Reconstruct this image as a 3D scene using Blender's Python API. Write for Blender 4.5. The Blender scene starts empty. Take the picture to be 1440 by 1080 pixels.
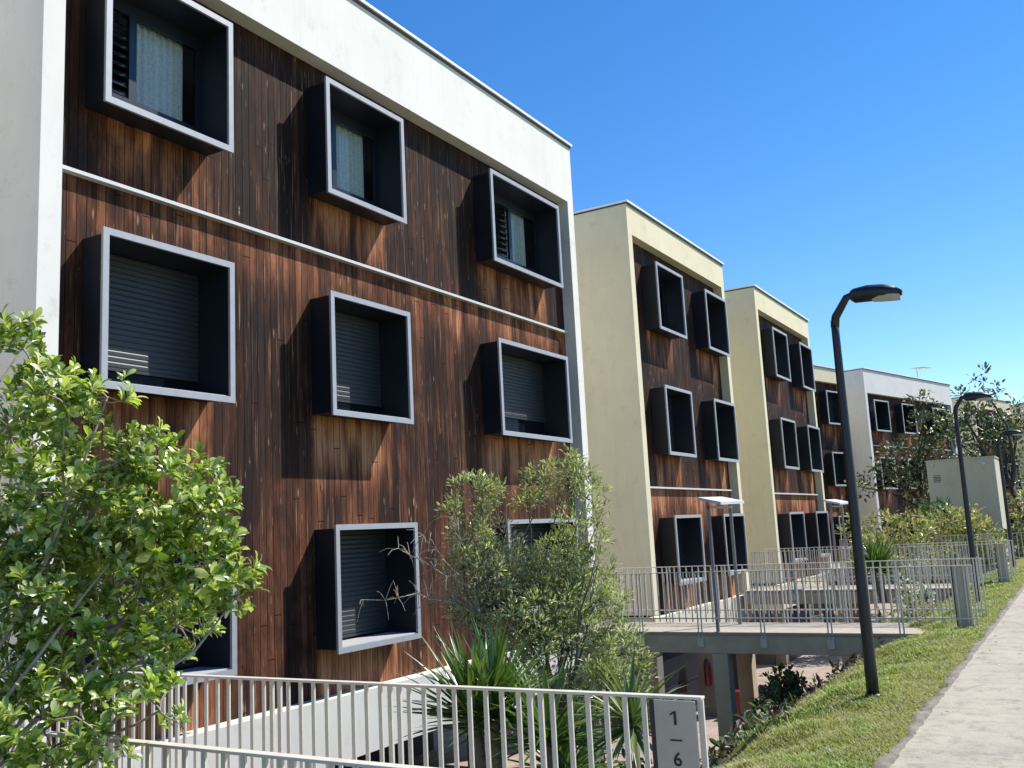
import bpy, math, random
import numpy as np
from mathutils import Vector, Matrix
random.seed(7); rng = np.random.default_rng(7)
C = bpy.context.scene.collection
R = math.radians

# ------------------------------------------------------------------ helpers
class MB:
    """collects shapes for ONE mesh object"""
    def __init__(s): s.v, s.f, s.sm = [], [], []
    def add(s, vs, fs, smooth=False, M=None):
        o = len(s.v)
        s.v += [tuple(M @ Vector(p)) if M else tuple(p) for p in vs]
        s.f += [tuple(i + o for i in f) for f in fs]; s.sm += [smooth] * len(fs)
        return s
    def box(s, x0, x1, y0, y1, z0, z1, M=None):
        vs = [(x, y, z) for z in (z0, z1) for y in (y0, y1) for x in (x0, x1)]
        return s.add(vs, [(0, 2, 3, 1), (4, 5, 7, 6), (0, 1, 5, 4), (2, 6, 7, 3), (0, 4, 6, 2), (1, 3, 7, 5)], M=M)
    def prism_y(s, pts, y0, y1):      # polygon in x,z pushed along y
        n = len(pts)
        vs = [(x, y0, z) for x, z in pts] + [(x, y1, z) for x, z in pts]
        fs = [tuple(range(n)), tuple(range(2 * n - 1, n - 1, -1))]
        fs += [(i, i + n, (i + 1) % n + n, (i + 1) % n) for i in range(n)]
        return s.add(vs, fs)
    def tube(s, pts, rad, n=6, smooth=True, cap=True):
        pts = [Vector(p) for p in pts]; rad = rad if hasattr(rad, '__len__') else [rad] * len(pts)
        vs, fs = [], []; a = None
        for i, p in enumerate(pts):
            t = (pts[min(i + 1, len(pts) - 1)] - pts[max(i - 1, 0)]).normalized()
            if a is None: a = t.orthogonal().normalized()
            a = (a - t * a.dot(t)).normalized(); b = t.cross(a)
            for k in range(n):
                g = 2 * math.pi * k / n
                vs.append(p + (a * math.cos(g) + b * math.sin(g)) * rad[i])
        for i in range(len(pts) - 1):
            for k in range(n):
                k2 = (k + 1) % n
                fs.append((i * n + k, i * n + k2, (i + 1) * n + k2, (i + 1) * n + k))
        if cap:
            fs.append(tuple(range(n - 1, -1, -1))); m = (len(pts) - 1) * n; fs.append(tuple(range(m, m + n)))
        return s.add(vs, fs, smooth)
    def mesh(s, name, mat):
        me = bpy.data.meshes.new(name); me.from_pydata([tuple(p) for p in s.v], [], s.f)
        me.polygons.foreach_set('use_smooth', s.sm); me.materials.append(mat); me.update()
        return me
    def build(s, name, mat, parent=None, loc=(0, 0, 0), bevel=0):
        return link(name, s.mesh(name, mat), parent, loc, bevel)

def link(name, me, parent=None, loc=(0, 0, 0), bevel=0):
    o = bpy.data.objects.new(name, me); C.objects.link(o); o.location = loc
    if parent: o.parent = parent
    if bevel:
        b = o.modifiers.new('bevel', 'BEVEL'); b.width = bevel; b.segments = 2; b.limit_method = 'ANGLE'
    return o
def empty(name, loc, rz=0):
    o = bpy.data.objects.new(name, None); C.objects.link(o); o.location = loc; o.rotation_euler.z = rz; o.empty_display_size = .2
    return o
def tag(o, label=None, cat=None, group=None, kind=None):
    for k, v in (('label', label), ('category', cat), ('group', group), ('kind', kind)):
        if v: o[k] = v
    return o
def copy_tree(o, parent=None):
    c = o.copy(); C.objects.link(c)
    if parent: c.parent = parent
    for ch in o.children: copy_tree(ch, c)
    return c

# ------------------------------------------------------------------ materials
class NT:
    def __init__(s, name):
        s.m = bpy.data.materials.new(name); s.m.use_nodes = True; s.t = s.m.node_tree; s.t.nodes.clear()
        s.out = s.n('ShaderNodeOutputMaterial')
    def n(s, typ, **kw):
        n = s.t.nodes.new(typ)
        for k, v in kw.items():
            if k.startswith('i_'):
                key = k[2:]; n.inputs[int(key) if key.isdigit() else key.replace('_', ' ')].default_value = v
            else: setattr(n, k, v)
        return n
    def l(s, a, b): s.t.links.new(a, b)
    def coord(s, which='Object'): return s.n('ShaderNodeTexCoord').outputs[which]
    def mapping(s, vec, scale=(1, 1, 1), loc=(0, 0, 0)):
        m = s.n('ShaderNodeMapping'); m.inputs['Scale'].default_value = scale; m.inputs['Location'].default_value = loc
        s.l(vec, m.inputs['Vector']); return m.outputs[0]
    def noise(s, vec, scale=5, detail=4, rough=.5, dist=0):
        n = s.n('ShaderNodeTexNoise'); n.inputs['Scale'].default_value = scale; n.inputs['Detail'].default_value = detail
        n.inputs['Roughness'].default_value = rough; n.inputs['Distortion'].default_value = dist
        if vec is not None: s.l(vec, n.inputs['Vector'])
        return n.outputs['Fac']
    def math(s, op, a, b=None, c=None):
        n = s.n('ShaderNodeMath', operation=op)
        for i, x in enumerate((a, b, c)):
            if x is None: continue
            if isinstance(x, (int, float)): n.inputs[i].default_value = x
            else: s.l(x, n.inputs[i])
        return n.outputs[0]
    def ramp(s, fac, stops, interp='LINEAR'):
        r = s.n('ShaderNodeValToRGB'); e = r.color_ramp; e.interpolation = interp
        while len(e.elements) < len(stops): e.elements.new(.5)
        for el, (p, c) in zip(e.elements, stops):
            el.position = p; el.color = (c, c, c, 1) if isinstance(c, (int, float)) else (*c, 1)
        s.l(fac, r.inputs[0]); return r.outputs[0]
    def mix(s, fac, a, b, blend='MIX'):
        n = s.n('ShaderNodeMix', data_type='RGBA', blend_type=blend)
        for i, x in ((0, fac), (6, a), (7, b)):
            if isinstance(x, (int, float)): n.inputs[i].default_value = x
            elif isinstance(x, tuple): n.inputs[i].default_value = (*x, 1)
            else: s.l(x, n.inputs[i])
        return n.outputs[2]
    def maprange(s, v, a, b, c=0., d=1., smooth=True):
        n = s.n('ShaderNodeMapRange', interpolation_type='SMOOTHSTEP' if smooth else 'LINEAR')
        s.l(v, n.inputs[0])
        for i, x in zip((1, 2, 3, 4), (a, b, c, d)): n.inputs[i].default_value = x
        return n.outputs[0]
    def bump(s, h, strength=.3, dist=.01):
        b = s.n('ShaderNodeBump'); b.inputs['Strength'].default_value = strength; b.inputs['Distance'].default_value = dist
        s.l(h, b.inputs['Height']); return b.outputs[0]
    def pbsdf(s, col, rough=.6, metal=0., normal=None, spec=.5):
        p = s.n('ShaderNodeBsdfPrincipled')
        for key, x in (('Base Color', col), ('Roughness', rough), ('Metallic', metal), ('Specular IOR Level', spec)):
            if isinstance(x, tuple): p.inputs[key].default_value = (*x, 1)
            elif isinstance(x, (int, float)): p.inputs[key].default_value = x
            else: s.l(x, p.inputs[key])
        if normal is not None: s.l(normal, p.inputs['Normal'])
        return p
    def done(s, shader): s.l(shader, s.out.inputs[0]); return s.m

def plain(name, col, rough=.6, metal=0., var=.12, scale=6, bump=.0, spec=.5):
    t = NT(name); v = t.coord()
    n = t.noise(v, scale, 5, .6)
    k = t.ramp(n, [(.25, 1 - var), (.75, 1 + var)])
    c = t.mix(1., col, k, 'MULTIPLY')
    nm = t.bump(t.noise(v, scale * 14, 3), bump, .004) if bump else None
    return t.done(t.pbsdf(c, rough, metal, nm, spec).outputs[0])

def render_wall(name, col, stain=(.55, .52, .45)):
    """painted render: faint patches, rain streaks, fine grain"""
    t = NT(name); v = t.coord()
    big = t.ramp(t.noise(v, .7, 5, .65), [(.3, .93), (.7, 1.04)])
    streak = t.ramp(t.noise(t.mapping(v, (2.2, 2.2, .3)), 1.2, 6, .75, .4), [(.5, 1.), (.8, .88)])
    blot = t.ramp(t.noise(v, 2.3, 7, .8), [(.55, 0.), (.74, .5)])
    c = t.mix(1., col, big, 'MULTIPLY'); c = t.mix(1., c, streak, 'MULTIPLY'); c = t.mix(blot, c, tuple(a * b for a, b in zip(col, stain)))
    gz = t.n('ShaderNodeTexCoord').outputs['Generated']; gs = t.n('ShaderNodeSeparateXYZ'); t.l(gz, gs.inputs[0])
    drip = t.math('MULTIPLY', t.ramp(t.noise(t.mapping(v, (11, 11, .25)), 1., 5, .75), [(.55, 0.), (.80, .26)]), t.maprange(gs.outputs[2], .80, .995))
    c = t.mix(drip, c, tuple(a * b for a, b in zip(col, (.42, .40, .36))))
    nm = t.bump(t.noise(v, 90, 4, .6), .25, .004)
    return t.done(t.pbsdf(c, .85, 0, nm, .25).outputs[0])

def timber(name, board=.098, band=5.17, cols=()):
    """upright weathered boards: own tone per board, long grain, pale streaks, knots, dark joints; redder where a ledge keeps the rain off"""
    t = NT(name); v = t.coord(); sx = t.n('ShaderNodeSeparateXYZ'); t.l(v, sx.inputs[0])
    X, Z = sx.outputs[0], sx.outputs[2]
    u = t.math('DIVIDE', X, board); idb = t.math('FLOOR', u); fr = t.math('FRACT', u)
    wn = t.n('ShaderNodeTexWhiteNoise', noise_dimensions='1D'); t.l(idb, wn.inputs['W']); rnd = wn.outputs['Value']
    wn2 = t.n('ShaderNodeTexWhiteNoise', noise_dimensions='1D'); t.l(t.math('ADD', idb, 57.3), wn2.inputs['W']); rnd2 = wn2.outputs['Value']
    cv = t.n('ShaderNodeCombineXYZ'); t.l(X, cv.inputs[0]); t.l(t.math('MULTIPLY', rnd, 9.), cv.inputs[1]); t.l(t.math('ADD', Z, t.math('MULTIPLY', rnd2, 40.)), cv.inputs[2])
    gv = cv.outputs[0]
    grain = t.noise(t.mapping(gv, (75, 1, 1.7)), 1., 7, .7, .8)
    weath = t.noise(t.mapping(v, (1.7, 1, .55)), 1., 7, .68, .7)
    # rain shelter below the ledge
    shelter = t.math('MULTIPLY', t.maprange(Z, band - 1.1, band - .05), t.math('LESS_THAN', Z, band))
    mx = None
    for cx, cw in cols:
        q = t.math('MULTIPLY', t.maprange(X, cx - .05, cx + .12), t.maprange(X, cx + cw + .12, cx + cw - .1)); mx = q if mx is None else t.math('ADD', mx, q)
    mz = None
    for zb in (5.826, 3.081, .34):
        q = t.math('MULTIPLY', t.maprange(Z, zb - 1.15, zb - .25), t.math('LESS_THAN', Z, zb + .2)); mz = q if mz is None else t.math('ADD', mz, q)
    shelter = t.math('MAXIMUM', shelter, t.math('MULTIPLY', t.math('MULTIPLY', mx, mz), 1.15))
    shelter = t.math('MULTIPLY', shelter, t.ramp(t.noise(t.mapping(v, (4, 1, .8), (1, 0, 2)), 1., 3), [(.3, .35), (.6, 1.15)]))
    w = t.math('ADD', t.math('MULTIPLY', weath, .92), t.math('MULTIPLY', rnd, .12))
    low = t.maprange(Z, 5.3, 1.0)
    w = t.math('SUBTRACT', w, t.math('ADD', t.math('MULTIPLY', shelter, .30), t.math('MULTIPLY', low, .13)))
    col = t.ramp(w, [(.08, (.42, .19, .095)), (.20, (.235, .092, .046)), (.31, (.115, .046, .0255)), (.42, (.052, .0245, .0168)), (.54, (.027, .0168, .0142)), (.74, (.024, .0195, .0190))])
    col = t.mix(1., col, t.ramp(grain, [(.30, .42), (.5, 1.), (.70, 1.75)]), 'MULTIPLY')
    col = t.mix(1., col, t.ramp(rnd2, [(0., .78), (1., 1.22)]), 'MULTIPLY')
    st = t.noise(t.mapping(gv, (34, 1, 1.1)), 1., 3, .6, .3)
    sf = t.ramp(st, [(.57, 0.), (.71, .7)])
    sf = t.math('MULTIPLY', sf, t.ramp(t.noise(t.mapping(v, (1.7, 1, .9), (3, 0, 7)), 1., 3), [(.42, 0.), (.62, 1.)]))
    col = t.mix(sf, col, (.27, .16, .095))
    wob = t.math('MULTIPLY', t.math('SUBTRACT', t.noise(t.mapping(gv, (40, 1, 9)), 1., 4, .7), .5), .34)
    def spots(sc, lo, r0, r1, off):
        vo = t.n('ShaderNodeTexVoronoi', feature='F1'); vo.inputs['Scale'].default_value = 1.; t.l(t.mapping(gv, sc, off), vo.inputs['Vector'])
        sp = t.n('ShaderNodeSeparateColor'); t.l(vo.outputs['Color'], sp.inputs[0])
        d = t.math('ADD', vo.outputs['Distance'], wob)
        d = t.math('ADD', d, t.math('MULTIPLY', sp.outputs[1], .12))
        return t.math('MULTIPLY', t.maprange(d, r1, r0), t.math('GREATER_THAN', sp.outputs[0], lo))
    kn = spots((10.3, 3, 2.3), .45, .05, .15, (0, 0, 0)); kn2 = spots((17, 3, 3.4), .58, .06, .28, (5, 1, 3)); kn3 = spots((26, 3, .8), .70, .08, .36, (2, 4, 1)); kn2 = t.math('MULTIPLY', kn2, t.ramp(t.noise(t.mapping(v, (1.3, 1, .8), (9, 0, 4)), 1., 4, .7), [(.40, .12), (.60, 1.)]))
    col = t.mix(kn2, col, (.42, .28, .18)); col = t.mix(t.math('MULTIPLY', kn3, .8), col, (.34, .19, .105)); col = t.mix(kn, col, (.010, .007, .006))
    gap = t.math('MULTIPLY', t.maprange(fr, 0., .05), t.maprange(fr, 1., .95))
    jf = t.math('FRACT', t.math('ADD', t.math('DIVIDE', Z, 5.5), t.math('MULTIPLY', rnd2, 3.)))
    joint = t.math('GREATER_THAN', t.math('ABSOLUTE', t.math('SUBTRACT', jf, .5)), .0009)
    gap = t.math('MULTIPLY', gap, joint)
    col = t.mix(gap, (.004, .003, .003), col)
    h = t.math('ADD', t.math('MULTIPLY', gap, 1.), t.math('MULTIPLY', grain, .25)); h = t.math('ADD', h, t.math('MULTIPLY', rnd, .35))
    nm = t.bump(h, .7, .012)
    return t.done(t.pbsdf(col, .7, 0, nm, .08).outputs[0])

def leafmat(name, stops, trans=.3, rough=.42, spec=.5, dry=None):
    t = NT(name); g = t.n('ShaderNodeNewGeometry')
    c = t.ramp(g.outputs['Random Per Island'], stops)
    c = t.mix(1., c, t.ramp(t.noise(t.coord(), 3.5, 3), [(.3, .8), (.7, 1.2)]), 'MULTIPLY')
    if dry: c = t.mix(t.ramp(t.noise(t.coord(), dry[1], 4, .65), [(.42, 0.), (.62, .75)]), c, dry[0])
    p = t.pbsdf(c, rough, 0, None, spec)
    tr = t.n('ShaderNodeBsdfTranslucent'); t.l(t.mix(1., c, (1.25, 1.35, .55), 'MULTIPLY'), tr.inputs[0])
    mx = t.n('ShaderNodeMixShader'); mx.inputs[0].default_value = trans; t.l(p.outputs[0], mx.inputs[1]); t.l(tr.outputs[0], mx.inputs[2])
    return t.done(mx.outputs[0])

def glassmat(name, tint=(.02, .03, .045), clear=.0, spec=.6):
    t = NT(name)
    p = t.pbsdf(tint, .04, 0, t.bump(t.noise(t.coord(), 1.1, 1), .02, .02), spec)
    if not clear: return t.done(p.outputs[0])
    tr = t.n('ShaderNodeBsdfTransparent'); tr.inputs[0].default_value = (.8, .85, .88, 1)
    gl = t.n('ShaderNodeBsdfGlossy'); gl.inputs['Roughness'].default_value = .02
    fr = t.n('ShaderNodeFresnel'); fr.inputs[0].default_value = 1.5
    mx = t.n('ShaderNodeMixShader'); t.l(fr.outputs[0], mx.inputs[0]); t.l(tr.outputs[0], mx.inputs[1]); t.l(gl.outputs[0], mx.inputs[2])
    return t.done(mx.outputs[0])

M = {}
M['white'] = render_wall('white_render', (.76, .74, .69))
M['cream'] = render_wall('cream_render', (.71, .645, .455))
M['grey_white'] = render_wall('pale_grey_render', (.72, .71, .69))
M['hut'] = render_wall('hut_render', (.50, .48, .38))
M['wood_a'] = timber('timber_with_high_ledge', .105, 5.17, [(.549, 1.6), (3.675, 1.59), (7.535, 2.315)])
M['wood_b'] = timber('timber_with_low_ledge', .105, 2.40, [(1.1, 1.63), (4.28, 1.62)])
M['navy'] = plain('dark_blue_sheet', (.008, .0115, .019), .45, 0, .25, 3)
M['alu'] = plain('brushed_aluminium', (.37, .375, .395), .45, .15, .08, 9)
M['canopy'] = plain('canopy_sheet', (.56, .57, .58), .5, .1, .1, 5)
M['post'] = plain('weathered_post_steel', (.24, .24, .25), .5, .2, .12, 8)
M['sill'] = plain('sill_aluminium', (.52, .52, .52), .45, .1, .06, 9)
M['shutter'] = plain('shutter_slats', (.022, .028, .034), .5, .0, .06, 4)
M['winframe'] = plain('dark_window_frame', (.010, .013, .022), .35, 0, .1)
M['ledge'] = plain('white_ledge', (.60, .60, .59), .5, 0, .05)
M['coping'] = plain('zinc_coping', (.86, .86, .86), .45, .0, .06)
M['flash'] = plain('dark_flashing', (.05, .055, .06), .5, 0, .1)
M['plinth_white'] = render_wall('plinth_render', (.66, .64, .58))
M['plinth_cream'] = render_wall('plinth_cream_render', (.66, .61, .46))
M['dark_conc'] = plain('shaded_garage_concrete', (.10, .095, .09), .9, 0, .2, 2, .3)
M['conc'] = plain('old_concrete', (.56, .45, .305), .9, 0, .22, 2.5, .4, .2)
M['pier'] = plain('shade_toned_pier_concrete', (.20, .18, .145), .9, 0, .2, 2.5, .4, .2)  # base colour darkened to carry the shade under the blocks
M['deck'] = plain('deck_concrete', (.38, .34, .28), .9, 0, .15, 3, .3, .2)
M['steel'] = plain('galvanised_steel', (.64, .59, .51), .5, .08, .12, 12)
M['lamp'] = plain('black_painted_steel', (.012, .014, .022), .4, 0, .15, 8)
M['lens'] = plain('frosted_lens', (.42, .40, .36), .3, 0, .05)
M['sign'] = plain('sign_plate', (.43, .40, .34), .55, .1, .08, 7)
M['ink'] = plain('black_lettering', (.012, .012, .012), .6)
M['red'] = plain('red_paint', (.17, .008, .014), .4, 0, .1)
M['glass_dim'] = glassmat('dark_glass_behind_shutter', (.006, .008, .012), 0, .06)
M['glass'] = glassmat('dark_glass')
M['glass_clear'] = glassmat('window_glass', clear=1)
M['curtain'] = plain('net_curtain', (.74, .75, .70), .9, 0, .25, 40)
M['bark'] = plain('grey_brown_bark', (.16, .13, .10), .9, 0, .3, 12, .6)
M['bark_pale'] = plain('pale_twig_bark', (.34, .29, .23), .85, 0, .25, 14, .5)
M['bark_dark'] = plain('dark_bark', (.045, .038, .032), .9, 0, .3, 9, .6)
M['lf_shrub'] = leafmat('glossy_bright_leaf', [(0, (.085, .145, .016)), (.35, (.20, .30, .034)), (.68, (.41, .51, .10)), (1, (.74, .75, .40))], .34, .24, 1.)  # palest tones put highlights into the colour of some leaves
M['lf_bush'] = leafmat('fine_grey_green_leaf', [(0, (.17, .20, .11)), (.5, (.30, .34, .18)), (.85, (.48, .50, .32)), (1, (.70, .70, .56))], .42, .36, .7)
M['lf_dry'] = leafmat('dry_brown_leaf', [(0, (.26, .23, .16)), (.6, (.44, .40, .30)), (1, (.6, .56, .46))], .3, .6, .3)
M['lf_yucca'] = leafmat('stiff_dark_blade', [(0, (.05, .10, .025)), (.6, (.10, .18, .04)), (1, (.26, .34, .11))], .22, .3, .8)
M['lf_agave'] = leafmat('pale_edged_blade', [(0, (.07, .12, .035)), (.55, (.14, .20, .07)), (1, (.34, .36, .20))], .2, .4, .5)
M['lf_tree'] = leafmat('grey_green_tree_leaf', [(0, (.04, .06, .03)), (.5, (.075, .10, .045)), (.8, (.16, .18, .09)), (1, (.50, .50, .38))], .25, .36, .7)
M['lf_croton'] = leafmat('croton_leaf', [(0, (.11, .16, .06)), (.4, (.22, .28, .09)), (.62, (.42, .42, .18)), (.84, (.64, .54, .34)), (1, (.52, .30, .22))], .3, .42)
M['lf_small'] = leafmat('small_bush_leaf', [(0, (.05, .10, .04)), (.7, (.10, .18, .06)), (1, (.26, .34, .18))], .25, .4)
M['lf_red'] = leafmat('dark_red_ground_leaf', [(0, (.025, .016, .014)), (.5, (.06, .030, .028)), (.85, (.10, .075, .05)), (1, (.22, .18, .15))], .15, .5)
M['lf_white'] = leafmat('white_flower', [(0, (.10, .16, .04)), (.5, (.14, .2, .06)), (.6, (.7, .7, .66)), (1, (.78, .78, .74))], .25, .5)
M['blade'] = leafmat('grass_blade', [(0, (.12, .20, .03)), (.4, (.21, .31, .055)), (.7, (.38, .43, .13)), (1, (.62, .59, .32))], .35, .5, .4, ((.42, .38, .19), 1.1))

def ground_mats():
    t = NT('bank_turf'); v = t.coord()
    n = t.ramp(t.noise(v, 2.2, 6, .7), [(.3, (.14, .15, .045)), (.5, (.22, .215, .075)), (.68, (.31, .27, .14))])
    n = t.mix(1., n, t.ramp(t.noise(v, 45, 4, .7), [(.3, .55), (.7, 1.4)]), 'MULTIPLY')
    sx = t.n('ShaderNodeSeparateXYZ'); t.l(v, sx.inputs[0])
    edge = t.maprange(t.math('ADD', sx.outputs[2], t.math('MULTIPLY', t.noise(v, 2.5, 4), .5)), .0, -.35)
    soil = t.ramp(t.noise(v, 14, 6, .75), [(.3, (.018, .013, .010)), (.7, (.075, .052, .04))])
    c = t.mix(edge, n, soil)
    M['turf'] = t.done(t.pbsdf(c, .95, 0, t.bump(t.noise(v, 60, 4, .7), .8, .03), .15).outputs[0])
    t = NT('path_concrete'); v = t.coord()
    big = t.ramp(t.noise(t.mapping(v, (.8, 1.2, 1)), 1.3, 6, .7), [(.28, .78), (.5, 1.), (.75, 1.12)])
    fine = t.ramp(t.noise(v, 60, 5, .7), [(.3, .85), (.7, 1.1)])
    lines = t.ramp(t.noise(t.mapping(v, (9, .5, 1)), 1.5, 4, .7, .3), [(.30, .80), (.44, 1.)])
    blot = t.ramp(t.noise(v, 3.1, 6, .85), [(.50, 1.), (.70, .55)])
    c = t.mix(1., (.40, .36, .29), big, 'MULTIPLY')
    for k in (fine, lines, blot): c = t.mix(1., c, k, 'MULTIPLY')
    M['path'] = t.done(t.pbsdf(c, .9, 0, t.bump(t.noise(v, 80, 4, .7), .5, .006), .2).outputs[0])
    t = NT('kerb_concrete'); v = t.coord()
    c = t.ramp(t.noise(v, 7, 6, .8), [(.25, (.14, .125, .10)), (.5, (.28, .255, .205)), (.75, (.45, .41, .34))])
    M['kerb'] = t.done(t.pbsdf(c, .95, 0, t.bump(t.noise(v, 30, 5, .8), .9, .03), .15).outputs[0])
    t = NT('lower_paving'); v = t.coord()
    br = t.n('ShaderNodeTexBrick'); br.inputs['Scale'].default_value = 1.; br.inputs['Brick Width'].default_value = .6; br.inputs['Row Height'].default_value = .3
    br.inputs['Mortar Size'].default_value = .012; br.inputs['Color1'].default_value = (.34, .27, .22, 1); br.inputs['Color2'].default_value = (.38, .31, .26, 1); br.inputs['Mortar'].default_value = (.28, .23, .2, 1)
    t.l(v, br.inputs['Vector'])
    c = t.mix(1., br.outputs[0], t.ramp(t.noise(v, 1.5, 6, .7), [(.3, .8), (.7, 1.12)]), 'MULTIPLY')
    M['paving'] = t.done(t.pbsdf(c, .9, 0, None, .2).outputs[0])
ground_mats()
# ------------------------------------------------------------------ camera, light
sc = bpy.context.scene
def camera():
    az, pi, ro = 1.0419, .1535, -.051
    f = Vector((math.sin(az) * math.cos(pi), math.cos(az) * math.cos(pi), math.sin(pi)))
    r = Vector((math.cos(az), -math.sin(az), 0)); u = r.cross(f)
    c, s = math.cos(ro), math.sin(ro); r, u = c * r + s * u, c * u - s * r
    cam = bpy.data.cameras.new('camera'); o = bpy.data.objects.new('camera', cam); C.objects.link(o)
    cam.sensor_width = 36; cam.lens = 36 * 1353.48 / 1440; cam.clip_start = .05; cam.clip_end = 3000
    m = Matrix((r, u, -f)).transposed().to_4x4(); m.translation = (0, 0, 1.6); o.matrix_world = m
    sc.camera = o
camera()
SUN = Vector((1.32, -1.0, 1.97)).normalized()
def light():
    w = bpy.data.worlds.new('World'); sc.world = w; w.use_nodes = True; t = w.node_tree
    bg = t.nodes['Background']; sky = t.nodes.new('ShaderNodeTexSky'); sky.sky_type = 'NISHITA'; sky.sun_disc = False
    sky.sun_elevation = math.asin(SUN.z); sky.sun_rotation = math.atan2(SUN.x, SUN.y)
    sky.air_density = 1.0; sky.dust_density = .05; sky.ozone_density = 3.2; sky.altitude = 100
    hs = t.nodes.new('ShaderNodeHueSaturation'); hs.inputs['Saturation'].default_value = 1.31
    t.links.new(sky.outputs[0], hs.inputs['Color']); t.links.new(hs.outputs[0], bg.inputs[0]); hs.inputs['Hue'].default_value = .505; bg.inputs[1].default_value = .11
    L = bpy.data.lights.new('sun', 'SUN'); L.energy = 4.3; L.angle = R(.53); L.color = (1., .95, .87)
    o = bpy.data.objects.new('sun', L); C.objects.link(o); o.rotation_euler = (-SUN).to_track_quat('-Z', 'Y').to_euler(); o.location = (10, -20, 30)
    v = sc.view_settings; v.view_transform = 'Standard'; v.look = 'None'; v.gamma = 1; v.exposure = .73
light()

# ------------------------------------------------------------------ the ground: one street axis, straight and then bending to the right
BEND0, BEND1, BANG = 46., 56., R(-14.2)
def axis(s):
    if s <= BEND0: return s, 0., 0.
    if s <= BEND1:
        n = 12; x, y = BEND0, 0.; ds = (s - BEND0) / n
        for i in range(n):
            a = BANG * ((s - BEND0) / (BEND1 - BEND0)) * (i + .5) / n; x += ds * math.cos(a); y += ds * math.sin(a)
        return x, y, BANG * (s - BEND0) / (BEND1 - BEND0)
    x, y, a = axis(BEND1); return x + (s - BEND1) * math.cos(BANG), y + (s - BEND1) * math.sin(BANG), BANG
def st(s, off, z): x, y, a = axis(s); return (x - math.sin(a) * off, y + math.cos(a) * off, z)
PROF = [(-1.75, 0), (1.2, 0), (1.45, .0), (1.7, -.01), (2.0, -.03), (2.3, -.09), (2.6, -.20), (2.9, -.42), (3.3, -.78), (3.8, -1.18), (4.4, -1.62), (5.0, -2.02), (5.5, -2.3), (5.85, -2.4)]
def prof(o):
    for (a, za), (b, zb) in zip(PROF, PROF[1:]):
        if a <= o <= b: return za + (zb - za) * (o - a) / (b - a)
    return 0. if o < 0 else -2.4
def hump(s, o):
    k = min(1., max(0., (o - 1.45) / .6)) * (1. if o < 5.5 else 0.)
    return k * (.05 * math.sin(s * 1.7 + o * 2.1) + .035 * math.sin(s * 4.1 - o * 3.) + .02 * math.sin(s * 9.3 + o * 7.))
def strip(name, ss, offs, zf, mat):
    vs = [st(s, o, zf(s, o)) for s in ss for o in offs]; n = len(offs)
    fs = [(i * n + k, (i + 1) * n + k, (i + 1) * n + k + 1, i * n + k + 1) for i in range(len(ss) - 1) for k in range(n - 1)]
    m = MB(); m.add(vs, fs, True); return tag(m.build(name, mat), kind='structure')
SS = [-400, -60, -20, -8] + [-4 + .25 * i for i in range(140)] + [31 + i for i in range(60)] + [100, 140, 240, 600]
offs = [-500, -60, -12, -4, -1.75, 1.2, 1.45] + [1.45 + .15 * i for i in range(1, 30)] + [5.9, 6.5, 9, 14, 30, 80, 500]
strip('ground', SS, offs, lambda s, o: prof(o) + hump(s, o), M['turf'])
strip('path', [-30] + [-4 + .5 * i for i in range(140)] + [80, 120], [-1.72, -.8, 0, .7, 1.3], lambda s, o: .006, M['path'])
strip('lower_pavement', [14.2, 20, 30, 40, 46, 48, 50, 52, 54, 56, 80], [5.95, 7, 9, 18], lambda s, o: -2.392, M['paving'])
def kerb():
    ss = [-6 + .09 * i for i in range(560)]; vs = []; fs = []
    for s in ss:
        w = -.035 + .025 * math.sin(s * 3.1) + .02 * math.sin(s * 11.3) + random.uniform(-.018, .018)
        z = .028 + random.uniform(-.012, .01)
        vs += [st(s, 1.285 + random.uniform(-.012, .012), -.02), st(s, 1.29 + random.uniform(-.012, .012), z), st(s, 1.375 + w * .8, z + random.uniform(-.01, .008)), st(s, 1.42 + w, -.03)]
    for i in range(len(ss) - 1):
        for k in range(3): fs.append((i * 4 + k, (i + 1) * 4 + k, (i + 1) * 4 + k + 1, i * 4 + k + 1))
    m = MB(); m.add(vs, fs, True); tag(m.build('kerb', M['kerb']), kind='structure')
kerb()

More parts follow.
